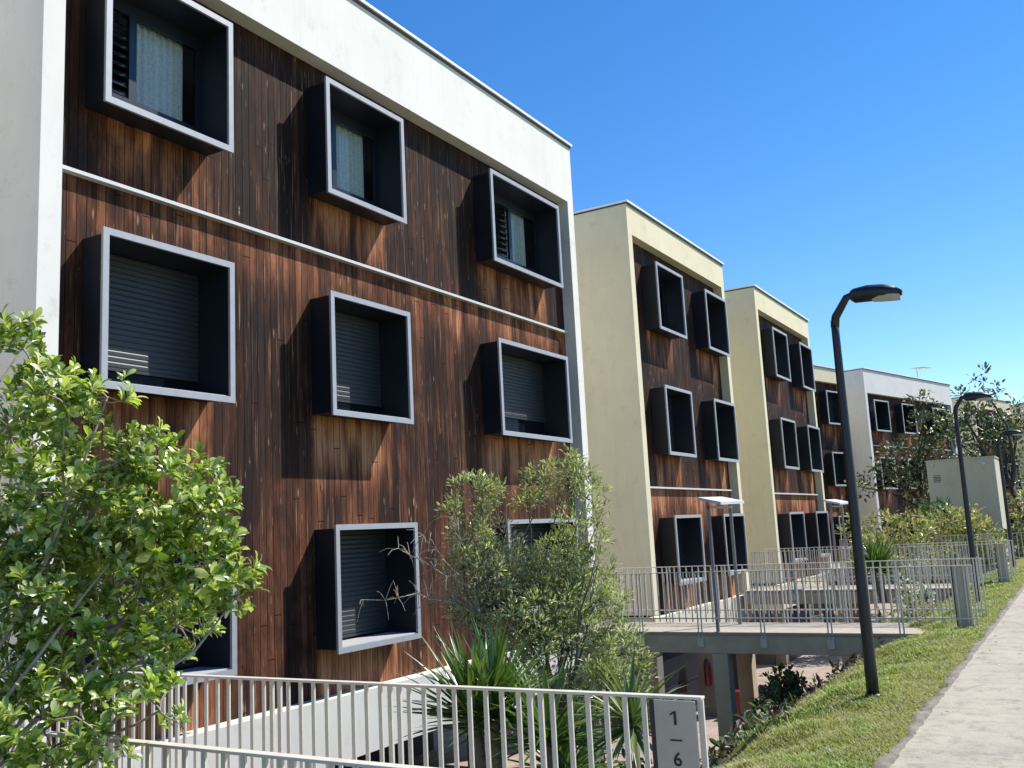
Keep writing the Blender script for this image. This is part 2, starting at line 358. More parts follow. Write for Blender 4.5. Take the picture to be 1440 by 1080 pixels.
# ------------------------------------------------------------------ window boxes (cached meshes)
CACHE = {}
def cached(key, fn):
    if key not in CACHE: CACHE[key] = fn()
    return CACHE[key]
FW, D0, DW = .065, -.15, .335          # frame width; front of box; window plane (local y, facade front = 0)
def ring(w, h, fw, y0, y1):
    m = MB(); m.box(0, w, y0, y1, 0, fw); m.box(0, w, y0, y1, h - fw, h); m.box(0, fw, y0, y1, fw, h - fw); m.box(w - fw, w, y0, y1, fw, h - fw); return m
def window_box(b, x, z, w, h, kind, gap=.12):
    k = (round(w, 3), round(h, 3)); e = .022
    def body():
        m = MB(); a = FW - e
        m.box(a, w - a, D0 + .03, DW + .03, a, FW); m.box(a, w - a, D0 + .03, DW + .03, h - FW, h - a)
        m.box(a, FW, D0 + .03, DW + .03, FW, h - FW); m.box(w - FW, w - a, D0 + .03, DW + .03, FW, h - FW); return m.mesh('window_box', M['navy'])
    o = link('window_box', cached(('body',) + k, body), b, (x, 0, z))
    link('frame', cached(('frame',) + k, lambda: ring(w, h, FW, D0, D0 + .03).mesh('frame', M['alu'])), o)
    iw, ih = w - 2 * FW, h - 2 * FW
    link('sill', cached(('sill',) + k, lambda: MB().box(FW + .002, w - FW - .002, D0 + .032, DW - .01, FW + .001, FW + .012).mesh('sill', M['sill'])), o)
    def shutter(gap):
        m = MB(); n = 22; z0, z1 = FW + gap, h - FW; hh = .055; n = int((z1 - z0) / hh); pts = []
        for i in range(n):
            zz = z0 + (z1 - z0) * i / n; dz = (z1 - z0) / n
            pts += [(DW + .006, zz), (DW + .0, zz + dz * .2), (DW + .0, zz + dz * .8)]
        pts.append((DW + .006, z1))
        vs = [(xx, y, zz) for y, zz in pts for xx in (FW + .002, w - FW - .002)]
        m.add(vs, [(2 * i, 2 * i + 1, 2 * i + 3, 2 * i + 2) for i in range(len(pts) - 1)])
        m.box(FW + .002, w - FW - .002, DW - .006, DW + .014, z0 - .03, z0 - .001); return m.mesh('shutter', M['shutter'])
    if kind == 'shutter':
        link('shutter', cached(('shutter', gap) + k, lambda: shutter(gap)), o)
        link('window_pane', cached(('pane',) + k, lambda: MB().box(FW, w - FW, DW + .03, DW + .036, FW, h - FW).mesh('window_pane', M['glass_dim'])), o)
    elif kind == 'glass':
        link('window_pane', cached(('pane',) + k, lambda: MB().box(FW, w - FW, DW + .0, DW + .006, FW, h - FW).mesh('window_pane', M['glass'])), o)
        def mull():
            m = MB(); x1 = FW + iw * .3
            m.box(FW, w - FW, DW - .03, DW - .001, FW + .012, FW + .07); m.box(x1 - .03, x1 + .03, DW - .03, DW - .001, FW + .07, h - FW); return m.mesh('window_frame', M['winframe'])
        link('window_frame', cached(('mull',) + k, mull), o)
    else:                                   # louvres on one side, a net curtain behind clear glass on the other
        x1 = w * (.40 if w < 2 else .56); x2 = w * .835
        def fr():
            m = MB(); a, c = DW - .045, DW
            m.box(FW, w - FW, a, c, FW + .012, FW + .30); m.box(FW, w - FW, a, c, h - FW - .16, h - FW)
            m.box(FW, FW + .05, a, c, FW + .30, h - FW - .16); m.box(x1 - .045, x1 + .045, a, c, FW + .30, h - FW - .16); m.box(w - FW - .06, w - FW, a, c, FW + .30, h - FW - .16); return m.mesh('window_frame', M['winframe'])
        link('window_frame', cached(('lfr',) + k, fr), o)
        def louv():
            m = MB(); n = 9
            for i in range(n):
                zc = FW + .35 + (ih - .56) * i / (n - 1)
                m.add([(FW + .05, DW - .035, zc - .035), (x1 - .045, DW - .035, zc - .035), (x1 - .045, DW + .03, zc + .05), (FW + .05, DW + .03, zc + .05),
                       (FW + .05, DW - .03, zc - .035), (x1 - .045, DW - .03, zc - .035), (x1 - .045, DW + .035, zc + .05), (FW + .05, DW + .035, zc + .05)],
                      [(0, 1, 2, 3), (7, 6, 5, 4), (0, 4, 5, 1), (2, 6, 7, 3), (1, 5, 6, 2), (0, 3, 7, 4)])
            return m.mesh('louvre', M['glass'])
        link('louvre', cached(('louv',) + k, louv), o)
        link('window_pane', cached(('cpane',) + k, lambda: MB().add([(x1 + .045, DW - .02, FW + .30), (w - FW - .06, DW - .02, FW + .30), (w - FW - .06, DW - .02, h - FW - .16), (x1 + .045, DW - .02, h - FW - .16)], [(0, 1, 2, 3)]).mesh('window_pane', M['glass_clear'])), o)
        def curt():
            m = MB(); n = 60; vs = []
            for i in range(n + 1):
                t = i / n; xx = x1 + .03 + (x2 - x1) * t; yy = DW + .05 + .018 * math.sin(t * 40) + .01 * math.sin(t * 93 + 1)
                vs += [(xx, yy, FW + .03), (xx + .01 * math.sin(t * 13), yy * 1.0, h - FW - .1)]
            m.add(vs, [(2 * i, 2 * i + 2, 2 * i + 3, 2 * i + 1) for i in range(n)], True); return m.mesh('curtain', M['curtain'])
        link('curtain', cached(('curt',) + k, curt), o)
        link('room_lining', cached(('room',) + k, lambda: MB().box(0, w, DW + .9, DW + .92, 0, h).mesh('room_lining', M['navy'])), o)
    return o

# ------------------------------------------------------------------ apartment buildings
PIL, REC, DEP = .22, .22, 9.
def sheet_with_holes(x0, x1, z0, z1, holes, y):
    xs = sorted({x0, x1} | {v for h in holes for v in (h[0], h[1])}); zs = sorted({z0, z1} | {v for h in holes for v in (h[2], h[3])})
    m = MB()
    for a, b in zip(xs, xs[1:]):
        for c, d in zip(zs, zs[1:]):
            mx, mz = (a + b) / 2, (c + d) / 2
            if any(h[0] < mx < h[1] and h[2] < mz < h[3] for h in holes): continue
            m.add([(a, y, c), (b, y, c), (b, y, d), (a, y, d)], [(0, 1, 2, 3)])
    return m
def building(x, y, rz, dz, L, top, fb, cols, band, wall, wood, plinth, label, rowkind, pz=-.16, detailed=True):
    b = empty('apartment_building', (x, y, dz), rz); tag(b, label, 'apartment building', 'apartment blocks along the street')
    w = MB(); w.prism_y([(0, -.16), (PIL, -.16), (PIL, fb), (L - PIL, fb), (L - PIL, -.16), (L, -.16), (L, top), (0, top)], 0, DEP)
    w.box(PIL, L - PIL, DEP - .2, DEP - .002, -.16, fb); w.build('wall', wall, b)
    rows = [(5.826, 1.511), (3.081, 1.511), (.34, 1.46)]
    holes = [(cx + .05, cx + cw - .05, z + .05, z + h - .05) for cx, cw in cols for z, h in rows]
    cl = sheet_with_holes(PIL, L - PIL, pz, fb, holes, REC); cl.build('timber_cladding', wood, b)
    c = MB(); c.box(-.03, L + .03, -.05, DEP + .03, top + .035, top + .075); c.build('roof_coping', M['coping'], b)
    c = MB(); c.box(-.012, L + .012, -.022, DEP + .012, top, top + .034); c.build('flashing', M['flash'], b)
    c = MB(); c.box(PIL + .01, L - PIL - .05, REC - .085, REC - .002, band - .02, band + .016); c.build('ledge', M['ledge'], b)
    p = MB(); p.box(-.001, L + .001, -.001, .30, -.88, pz - .002); p.box(-.001, .3, .30, DEP, -.88, pz - .002); p.box(L - .3, L + .001, .30, DEP, -.88, pz - .002); p.build('plinth', plinth, b)
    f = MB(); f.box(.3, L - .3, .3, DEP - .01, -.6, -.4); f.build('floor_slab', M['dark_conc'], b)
    n = max(2, int(L / 3.2))
    for i in range(n + 1):
        px = .05 + (L - .4) * i / n
        g = MB(); g.box(px, px + .3, .05, .35, -2.45 - dz, -.881); g.build('garage_pillar', M['pier'], b)
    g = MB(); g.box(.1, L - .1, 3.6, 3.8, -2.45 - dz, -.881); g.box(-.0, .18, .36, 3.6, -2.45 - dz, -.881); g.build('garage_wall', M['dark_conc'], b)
    if L < 7:
        g = MB(); g.box(.352, 2.98, .12, .17, -2.42 - dz, -.884); g.box(.352, 2.98, .105, .1195, -1.7 - dz, -1.67 - dz); g.build('dark_void_panel', M['navy'], b)  # added dark panel, keeps the open space under short blocks black
    for ci, (cx, cw) in enumerate(cols):
        for ri, (z, h) in enumerate(rows):
            kd, gp = rowkind(ci, ri); window_box(b, cx, z, cw, h, kd, gp)
    return b
colsA = [(.549, 1.6), (3.675, 1.59), (7.535, 2.315)]
colsB = [(1.1, 1.63), (4.28, 1.62)]
kindA = lambda c, r: ('louvre', 0) if r == 0 else ('shutter', (.24 if c < 2 else .36) if r == 1 else .07)
kindB = lambda c, r: {(0, 0): ('louvre', 0), (1, 1): ('shutter', .3), (0, 1): ('shutter', .1), (1, 0): ('glass', 0)}.get((c, r), ('glass', 0))
building(4.96, 7.65, 0, 0, 10.74, 8.76, 7.65, colsA, 5.17, M['white'], M['wood_a'], M['plinth_white'], 'white block with dark timber front and three net-curtained top windows, nearest in the row', kindA)
building(-3.1, 7.65, 0, 0, 6.3, 8.76, 7.65, colsB, 2.40, M['white'], M['wood_b'], M['plinth_white'], 'white block standing left of the picture, across the gap from the nearest block', kindB)
building(18.25, 7.65, 0, 0, 6.3, 8.38, 7.75, colsB, 2.40, M['cream'], M['wood_b'], M['plinth_cream'], 'cream block with two columns of box windows right beside the big white block', kindB, -.22)
building(27.4, 7.65, 0, 0, 6.34, 8.36, 7.75, colsB, 2.36, M['cream'], M['wood_b'], M['plinth_cream'], 'second cream block from the white one, rising just left of the tall lamp post', kindB, -.22)
building(39.5, 10.57, BANG, -.17, 6.3, 8.38, 7.75, colsB, 2.40, M['cream'], M['wood_b'], M['plinth_cream'], 'cream block mostly hidden behind its neighbour, crossed by the tall lamp post', kindB, -.22)
building(47.3, 8.40, BANG, -.33, 10.74, 8.76, 7.65, colsA, 5.17, M['grey_white'], M['wood_a'], M['plinth_white'], 'far pale grey block with a roof aerial, behind the layered tree', lambda c, r: ('glass', 0))
building(60.3, 4.95, R(-14.8), -.4, 6.0, 8.38, 7.75, colsB, 2.40, M['cream'], M['wood_b'], M['plinth_cream'], 'far cream block behind the second lamp head and the sparse tree', kindB, -.22)
building(67.6, 2.35, R(-18), -.45, 8.0, 8.38, 7.75, colsB, 2.40, M['cream'], M['wood_b'], M['plinth_cream'], 'farthest cream block, its side wall cut by the right edge of the picture', kindB, -.22)

def aerial(x, y, z):
    t = empty('roof_aerial', (x, y, z)); tag(t, 'thin metal television aerial on the roof of the far pale grey block', 'aerial')
    MB().tube([(0, 0, 0), (0, 0, .75)], .03).build('mast', M['steel'], t)
    a = MB(); a.tube([(-.2, 0, .7), (1.9, -.2, .86)], .022)
    for i in range(7):
        q = i / 6; px = -.1 + 1.8 * q; a.tube([(px, -.35 - .2 * q, .71 + .15 * q), (px, .35 - .2 * q, .71 + .15 * q)], .014, 4)
    a.build('antenna_boom', M['steel'], t)
aerial(54.2, 6.9, 8.42)

# ------------------------------------------------------------------ footbridges, railings, number plate, canopies
def footbridge(x0, x1, label, z=-.1, yend=7.6, cols=True):
    b = empty('footbridge', (x0, 0, 0)); tag(b, label, 'footbridge', 'footbridges to the blocks'); w = x1 - x0
    MB().box(-.02, w + .02, 1.46, yend, z - .05, z).build('deck', M['deck'], b, bevel=.008)
    for q in (.0, w - .22): MB().box(q, q + .22, 1.9, yend - .01, z - .33, z - .052).build('beam', M['conc'], b, bevel=.01)
    MB().box(.222, w - .222, 1.9, yend - .02, z - .2, z - .054).build('slab', M['conc'], b)
    if cols:
        for q in (-.01, w - .24): MB().box(q, q + .25, 5.12, 5.37, -2.5, z - .332).build('column', M['conc'], b, bevel=.012)
    return b
footbridge(2.55, 3.9, 'concrete footbridge in the near foreground, under the railings with the 1 and 6 plate', -.03)
footbridge(15.0, 16.4, 'concrete footbridge on two square columns, crossing between the white block and the cream block')
footbridge(23.8, 25.2, 'concrete footbridge behind the spiky plant, leading between the two cream blocks')
footbridge(33.2, 34.6, 'concrete footbridge farthest along the path, beside the flowering croton hedge')

BAR = {}
def railing(x, y0, y1, ztop, zbot, zlow, label, n_panel, face=-1, pitch=.1, bar_w=.02, leftout=None, shoe=None):
    r = empty('railing', (x, y0, 0)); tag(r, label, 'railing', 'steel railings along the footbridges'); Lr = y1 - y0
    MB().box(-.022, .022, 0, Lr, ztop - .012, ztop).build('handrail', M['steel'], r, bevel=.003)
    MB().box(-.012, .012, .02, Lr, zbot - .01, zbot + .01).build('bottom_rail', M['steel'], r)
    bk = (round(ztop, 2), round(zbot, 2), bar_w)
    if bk not in BAR:
        BAR[bk] = MB().box(-.005, .005, -bar_w / 2, bar_w / 2, zbot - .06, ztop - .0125).mesh('baluster', M['steel'])
        m = MB()
        for q in (-.04, .016): m.box(-.007, .007, q, q + .024, zlow, ztop - .0125)
        m.box(-.03 , .012, -.05, .05, zlow - .02, zlow + .11)
        BAR[bk + ('post',)] = m.mesh('post', M['steel'])
    n = int(round(Lr / (pitch * 9)))
    for i in range(n + 1):
        y = Lr * i / n
        link('post', BAR[bk + ('post',)], r, (0, min(max(y, .04), Lr - .04), 0))
        if i < n:
            for k in range(1, 9):
                yy = y + Lr / n * k / 9
                if leftout and leftout[0] < yy < leftout[1]: continue
                link('baluster', BAR[bk], r, (random.uniform(-.002, .002), yy, 0))
    return r
railing(3.9, 1.45, 7.0, .90, .06, -.2, 'near grey steel railing that ends at the plate numbered 1 and 6', 6, pitch=.093, bar_w=.022, leftout=(0, .23))
railing(2.55, 1.55, 7.0, .89, .06, -.2, 'grey steel railing cut by the lower picture edge, partly behind the bright leafy shrub', 6, pitch=.097, bar_w=.022)
railing(15.0, 1.50, 7.55, .84, .11, -.31, 'steel railing on the near side of the bridge that stands on two columns', 6, pitch=.11)
railing(16.4, 1.50, 7.58, .87, .11, -.31, 'steel railing on the far side of the bridge that stands on two columns', 6, pitch=.11)
railing(23.8, 1.60, 7.3, .84, .10, -.31, 'steel railing on the near side of the bridge behind the spiky plant', 6, pitch=.11)
railing(25.2, 1.60, 7.4, .86, .10, -.31, 'steel railing on the far side of the bridge behind the spiky plant', 6, pitch=.11)
railing(33.2, 1.60, 7.2, .84, .10, -.31, 'steel railing of the farthest bridge, beside the croton hedge', 6, pitch=.13)

def textmesh(s, size):
    cu = bpy.data.curves.new('t', 'FONT'); cu.body = s; cu.size = size; cu.align_x = 'CENTER'; cu.extrude = .0012; cu.offset = size * .012
    o = bpy.data.objects.new('t', cu); C.objects.link(o); bpy.context.view_layer.update()
    me = bpy.data.meshes.new_from_object(o.evaluated_get(bpy.context.evaluated_depsgraph_get())); bpy.data.objects.remove(o); me.materials.clear(); me.materials.append(M['ink']); return me
def number_plate(x, y0, y1, z0, z1, texts, label):
    s = empty('number_plate', (x, (y0 + y1) / 2, z0)); tag(s, label, 'sign', 'plates at the ends of the railings'); h = z1 - z0; w = y1 - y0
    MB().box(-.006, .006, -w / 2, w / 2, 0, h).build('plate', M['sign'], s, bevel=.002)
    e = MB(); e.box(-.009, .009, w / 2 + .002, w / 2 + .018, 0, h); e.build('edge_strip', M['lamp'], s)
    for tx, zz, sz in texts:
        if tx == '-':
            MB().box(-.0085, -.0068, -.026, .026, zz - .003, zz + .003).build('dash', M['ink'], s); continue
        if tx == '1':                      # plain upright stroke with a slanting flag
            g = MB(); k = sz
            g.box(-.0085, -.0068, -.07 * k - .001, .07 * k - .001, .0, .72 * k)
            g.add([(x, y, z) for x in (-.0085, -.0068) for y, z in ((.071 * k - .001, .72 * k), (.071 * k - .001, .60 * k), (.27 * k, .47 * k), (.27 * k, .57 * k))], [(0, 1, 2, 3), (7, 6, 5, 4), (0, 4, 5, 1), (1, 5, 6, 2), (2, 6, 7, 3), (3, 7, 4, 0)])
            g.build('numeral', M['ink'], s, (0, 0, zz)); continue
        o = link('numeral', textmesh(tx, sz), s, (-.0078, 0, zz)); o.rotation_euler = (R(90), 0, R(-90))
    return s
number_plate(3.87, 1.475, 1.655, .08, .885, [('1', .708, .076), ('-', .648, 0), ('6', .548, .076), ('-', .49, 0)], 'grey plate reading 1 over 6 at the end of the near railing')
number_plate(15.03, 1.56, 1.76, .0, .83, [], 'blank looking grey plate at the path end of the two-column bridge')
number_plate(23.83, 1.66, 1.86, .0, .83, [], 'small grey plate at the path end of the bridge behind the spiky plant')

def canopy(x0, x1, y, zt, label):
    c = empty('entrance_canopy', (x0, y, 0)); tag(c, label, 'canopy', 'small canopies over the footbridges'); w = x1 - x0
    m = MB()
    m.add([(-.05, -.22, zt - .12), (w + .05, -.22, zt - .10), (w + .05, .16, zt + .0), (-.05, .16, zt - .02), (-.05, -.22, zt - .075), (w + .05, -.22, zt - .055), (w + .05, .16, zt + .04), (-.05, .16, zt + .02)],
          [(0, 3, 2, 1), (4, 5, 6, 7), (0, 1, 5, 4), (2, 3, 7, 6), (1, 2, 6, 5), (0, 4, 7, 3)])
    m.build('roof_sheet', M['canopy'], c)
    for px in (0, w):
        p = MB(); p.box(px - .02, px - .008, -.012, .035, -.38, zt - .02); p.box(px + .014, px + .024, -.012, .03, -.3, zt - .1); p.build('post', M['post'], c)
    g = MB(); g.box(-.02, w + .02, -.015, .015, zt - .17, zt - .13); g.build('lintel', M['post'], c)
canopy(15.03, 16.15, 5.24, 2.0, 'small white canopy on steel posts over the two-column footbridge')
canopy(24.2, 25.4, 5.36, 2.0, 'small white canopy on posts farther on, beside the tall lamp post')

# ------------------------------------------------------------------ street lamps
def lamp(x, y, z, label):
    l = empty('street_lamp', (x, y, z)); tag(l, label, 'street lamp', 'black street lamps along the path')
    m = MB(); m.tube([(0, 0, -.1), (0, 0, .3), (0, 0, 3.25), (0, 0, 3.42)], [.056, .055, .037, .037], 10); m.tube([(0, 0, -.02), (0, 0, .035)], [.085, .07], 10); m.build('pole', M['lamp'], l)
    m = MB(); m.tube([(0, .0, 3.36), (0, -.015, 3.45), (0, -.13, 3.62), (0, -.23, 3.645)], [.041, .04, .035, .034], 10); m.build('arm', M['lamp'], l)
    # head: flattened tapering shell
    secs = [(-.17, .04, .035, .06), (-.205, .07, .055, .085), (-.32, .09, .08, .08), (-.46, .09, .08, .07), (-.56, .07, .055, .055), (-.62, .03, .012, .035)]
    vs = []; n = 12
    for yy, hw, up, dn in secs:
        zc = 3.645 - .10 * (-yy - .15)
        for k in range(n):
            g = 2 * math.pi * k / n; zz = math.sin(g); vs.append((hw * math.cos(g), yy, zc + (up * zz if zz > 0 else dn * zz)))
    fs = [(i * n + k, i * n + (k + 1) % n, (i + 1) * n + (k + 1) % n, (i + 1) * n + k) for i in range(len(secs) - 1) for k in range(n)]
    fs += [tuple(range(n)), tuple(range((len(secs) - 1) * n + n - 1, (len(secs) - 1) * n - 1, -1))]
    h = MB().add(vs, fs, True).build('lamp_head', M['lamp'], l)
    vs = []
    for yy, hw in ((-.36, .055), (-.42, .074), (-.54, .07), (-.6, .04)):
        zc = 3.645 - .10 * (-yy - .15) - .03
        vs += [(-hw, yy, zc), (-hw * .8, yy, zc - .046), (hw * .8, yy, zc - .046), (hw, yy, zc)]
    MB().add(vs, [(i * 4 + k, (i + 1) * 4 + k, (i + 1) * 4 + (k + 1) % 4, i * 4 + (k + 1) % 4) for i in range(3) for k in range(4)] + [(3, 2, 1, 0), (12, 13, 14, 15)]).build('lens', M['lens'], h)
    return l
lamp(9.21, 1.84, 0, 'tall black street lamp nearest, standing in the grass strip before the two-column bridge')
lamp(19.0, 1.86, -.02, 'black street lamp second along the path, in front of the small cream hut')
lamp(29.3, 1.90, -.02, 'black street lamp farthest along the path, beside the tree at the hut')

# ------------------------------------------------------------------ hut, extinguisher, bin
def hut():
    h = empty('utility_hut', (39, 2.73, -1)); tag(h, 'small plain cream concrete hut with a dark vent, beyond the flowering hedge', 'hut')
    MB().box(0, 2.2, 0, 2.3, -.5, 4.44).build('wall', M['hut'], h, bevel=.01)
    MB().box(-.03, 2.23, -.03, 2.33, 4.442, 4.49).build('coping', M['hut'], h)
    v = MB(); v.box(-.012, -.002, 1.86, 2.1, 3.66, 3.92); hv = v.build('vent', M['flash'], h)
    g = MB()
    for i in range(4): g.box(-.02, -.013, 1.86, 2.1, 3.68 + i * .065, 3.70 + i * .065)
    g.build('vent_grille', M['steel'], hv)
    for yy, zz, s in ((2.09, 4.29, .05), (.36, 4.25, .08)):
        MB().tube([(-.002, yy, zz), (-.06, yy, zz), (-.1, yy, zz)], [s, s * .95, s * .5], 10).build('wall_light', M['ledge'], h)
hut()
def extinguisher():
    p = MB(); p.box(20., 20.35, 7.12, 7.50, -2.4, -.881); tag(p.build('support_pier', M['pier']), 'square concrete pier under the cream block carrying a red extinguisher', 'pier')
    e = empty('fire_extinguisher', (19.93, 7.27, -1.75)); tag(e, 'red fire extinguisher hanging on the pier under the cream block', 'fire extinguisher')
    MB().tube([(0, 0, 0), (0, 0, .02), (0, 0, .4), (0, 0, .46), (0, 0, .5)], [.06, .068, .068, .05, .02], 12).build('cylinder', M['red'], e)
    MB().tube([(0, 0, .48), (-.03, 0, .55), (-.08, .02, .5), (-.08, .03, .2)], .013, 6).build('hose', M['lamp'], e)
    b = empty('metal_box', (20.02, 6.70, -2.39)); tag(b, 'dark red metal box on the ground behind the bridge columns', 'box')
    m = MB(); m.box(-.13, .13, -.12, .12, 0, .5); m.build('body', M['red'], b, bevel=.015)
    m = MB(); m.box(-.14, .14, -.13, .13, .502, .54); m.build('lid', M['red'], b, bevel=.01)
    k = MB(); k.box(20.3, 20.42, 6.75, 7.1, -2.4, -.9); tag(k.build('cupboard', M['navy']), 'dark blue meter cupboard standing against the pier behind the columns', 'cupboard')
extinguisher()
# ------------------------------------------------------------------ vegetation
def unit(a): return a / np.maximum(np.linalg.norm(a, axis=1, keepdims=True), 1e-9)
T_BROAD = ([(0, 0, 0), (.3, 0, -.03), (.65, 0, -.02), (1, 0, -.12), (.16, .12, .03), (.30, .40, .09), (.45, .30, .07), (.62, .50, .10), (.80, .26, .02), (.16, -.12, .03), (.30, -.40, .09), (.45, -.30, .07), (.62, -.50, .10), (.80, -.26, .02)],
           [(0, 1, 5, 4), (1, 6, 5), (1, 2, 7, 6), (2, 3, 8, 7), (0, 9, 10, 1), (1, 10, 11), (1, 11, 12, 2), (2, 12, 13, 3)])
T_LANCE = ([(0, 0, 0), (.5, .5, .08), (1, 0, -.05), (.5, -.5, .08)], [(0, 1, 2), (0, 2, 3)])
T_OBOV = ([(0, 0, 0), (.35, 0, .02), (.7, 0, .0), (1, 0, -.14), (.3, .16, .06), (.62, .33, .07), (.86, .24, -.01), (.3, -.16, .06), (.62, -.33, .07), (.86, -.24, -.01)],
          [(0, 1, 4), (1, 2, 5, 4), (2, 3, 6, 5), (0, 7, 1), (1, 7, 8, 2), (2, 8, 9, 3)])
T_OVAL = ([(0, 0, 0), (.35, .45, .08), (.75, .4, .05), (1, 0, -.1), (.75, -.4, .05), (.35, -.45, .08), (.5, 0, 0)], [(0, 6, 1), (6, 2, 1), (6, 3, 2), (0, 5, 6), (6, 5, 4), (6, 4, 3)])
def leaves(P, Dr, Nn, L, W, tpl):
    T, F = tpl; T = np.array(T); n = len(P); Dr = unit(Dr); S = unit(np.cross(Dr, Nn)); U = np.cross(S, Dr)
    V = P[:, None, :] + Dr[:, None, :] * (T[None, :, 0:1] * L[:, None, None]) + S[:, None, :] * (T[None, :, 1:2] * W[:, None, None]) + U[:, None, :] * (T[None, :, 2:3] * L[:, None, None])
    k = len(T); return V.reshape(-1, 3), [tuple(a + i * k for a in f) for i in range(n) for f in F]
def ell_points(E, n, surf=.55):
    E = np.array(E); vol = E[:, 3] ** 2.2; idx = rng.choice(len(E), n, p=vol / vol.sum())
    d = unit(rng.normal(size=(n, 3))); r = np.where(rng.random(n) < surf, rng.uniform(.75, 1.05, n), rng.random(n) ** .4)
    return E[idx, :3] + d * (r * E[idx, 3])[:, None], d
def crown(E, nclu, per, L, W, tpl, rad, up=.5, droop=0., spread=1., face=(.2, -.35, .9)):
    Cc, od = ell_points(E, nclu); P = np.repeat(Cc, per, 0); n = len(P); O = np.repeat(od, per, 0)
    Dr = unit(unit(rng.normal(size=(n, 3))) * spread + O * .45 + np.array([0, 0, up - droop])); P = P + Dr * (rng.random(n) * rad)[:, None]
    Nn = unit(rng.normal(size=(n, 3)) * .55 + np.array(face) + O * .3)
    s = rng.uniform(.65, 1.2, n); return leaves(P, Dr, Nn, L * s, W * s * rng.uniform(.8, 1.15, n), tpl), Cc
def limbs(m, base, targets, r0, r1, sag=.12, n=6, sides=5):
    base = Vector(base)
    for t in targets:
        t = Vector(t); d = t - base; off = Vector((random.gauss(0, 1), random.gauss(0, 1), random.gauss(.4, .6))) * d.length * sag
        pts = [base + d * q + off * math.sin(q * math.pi) + Vector((random.gauss(0, 1), random.gauss(0, 1), random.gauss(0, 1))) * d.length * .018 * (0 < q < 1) for q in [i / (n - 1) for i in range(n)]]
        m.tube(pts, [r0 + (r1 - r0) * i / (n - 1) for i in range(n)], sides, True, False)
def rosettes(E, nclu, per, L, W, tpl):
    Cc, od = ell_points(E, nclu, .7); ax = unit(od * .6 + np.array([.1, -.15, .75]) + rng.normal(size=od.shape) * .35); P = np.repeat(Cc, per, 0); A = np.repeat(ax, per, 0); n = len(P)
    q = rng.normal(size=(n, 3)); rad = unit(q - A * (q * A).sum(1, keepdims=True)); k = rng.uniform(.05, .95, n)[:, None]
    Dr = unit(rad * (1 - .55 * k) + A * (.15 + .8 * k)); Nn = unit(A * 1.0 - rad * .45 * k + rng.normal(size=(n, 3)) * .22); P = P + A * (k * .035) - A * .01
    s = rng.uniform(.5, 1.2, n) * np.repeat(rng.uniform(.65, 1.25, nclu), per); return leaves(P, Dr, Nn, L * s, W * s, tpl), Cc
def tree(name, cat, label, base, fork, E, nclu, per, L, W, tpl, rad, leaf, bark, r0, nl, group=None, up=.5, crownname='crown', spread=1., r_t=None, star=False):
    o = empty(name, base); tag(o, label, cat, group); b = np.array(base)
    E2 = [(x - b[0], y - b[1], z - b[2], r) for x, y, z, r in E]; fk = Vector(fork) - Vector(base)
    (V, F), Cc = rosettes(E2, nclu, per, L, W, tpl) if star else crown(E2, nclu, per, L, W, tpl, rad, up, spread=spread)
    m = MB(); m.add(V.tolist(), F, star); m.build(crownname, leaf, o)
    m = MB(); mid = fk * .5 + Vector((random.gauss(0, .05), random.gauss(0, .05), 0)) * fk.length
    m.tube([(0, 0, -.25), tuple(fk * .15), tuple(mid), tuple(fk)], [r0 * 1.35, r0 * 1.1, r0 * .9, r0 * .75], 8); m.build('trunk', bark, o)
    m = MB(); limbs(m, fk, [e[:3] for e in E2], r0 * .55, r0 * .16, .1)
    sel = Cc[rng.choice(len(Cc), min(nl, len(Cc)), False)]; cen = np.array([e[:3] for e in E2])
    for c in sel:
        j = np.argmin(((cen - c) ** 2).sum(1)); limbs(m, cen[j], [c], r_t or r0 * .16, (r_t or r0 * .16) * .4, .15, 4, 4)
    m.build('branch', bark, o); return o
SHRUB=[(2.30,3.63,2.44,0.12),(2.30,3.49,2.22,0.15),(2.37,3.80,2.14,0.18),(2.40,3.23,2.20,0.09),(2.29,3.33,2.17,0.11),(2.65,3.24,1.76,0.29),(2.72,3.00,1.52,0.17),(2.74,2.89,1.41,0.08),(2.43,3.40,1.82,0.24),(2.44,3.78,1.79,0.22),(2.50,3.23,1.97,0.14),(2.26,3.40,1.43,0.23),(2.66,3.52,1.45,0.22),(2.74,3.23,1.30,0.16),(2.30,3.23,1.14,0.17),(2.48,3.11,1.20,0.13),(2.18,3.26,1.01,0.19),(2.23,3.01,0.95,0.12),(2.22,3.54,1.20,0.16),(2.71,3.03,1.74,0.13),(2.32,2.82,1.06,0.09),(2.33,3.65,1.56,0.17),(2.47,3.18,1.65,0.16),(2.69,3.13,1.89,0.07)]
BUSH=[(7.94,5.15,1.95,0.21),(7.70,5.20,1.81,0.11),(8.02,4.99,2.02,0.11),(8.46,4.63,2.06,0.18),(8.49,4.37,2.11,0.21),(8.51,4.20,1.90,0.17),(8.39,4.81,1.91,0.10),(7.90,5.14,1.55,0.21),(7.85,4.93,1.24,0.23),(7.71,5.15,1.29,0.17),(8.28,4.83,1.15,0.29),(8.63,4.58,1.29,0.27),(8.65,4.30,1.46,0.20),(8.62,4.09,1.66,0.08),(8.61,4.03,1.89,0.07),(8.37,4.54,0.90,0.38),(8.76,4.27,0.90,0.27),(7.97,4.68,0.74,0.37),(8.40,4.43,0.46,0.41),(8.84,4.12,0.35,0.29),(8.86,3.91,0.21,0.12),(8.43,4.10,0.08,0.27),(7.79,5.14,0.89,0.19),(8.55,4.15,1.22,0.15),(8.62,4.46,1.71,0.11),(8.74,3.99,-0.04,0.14)]
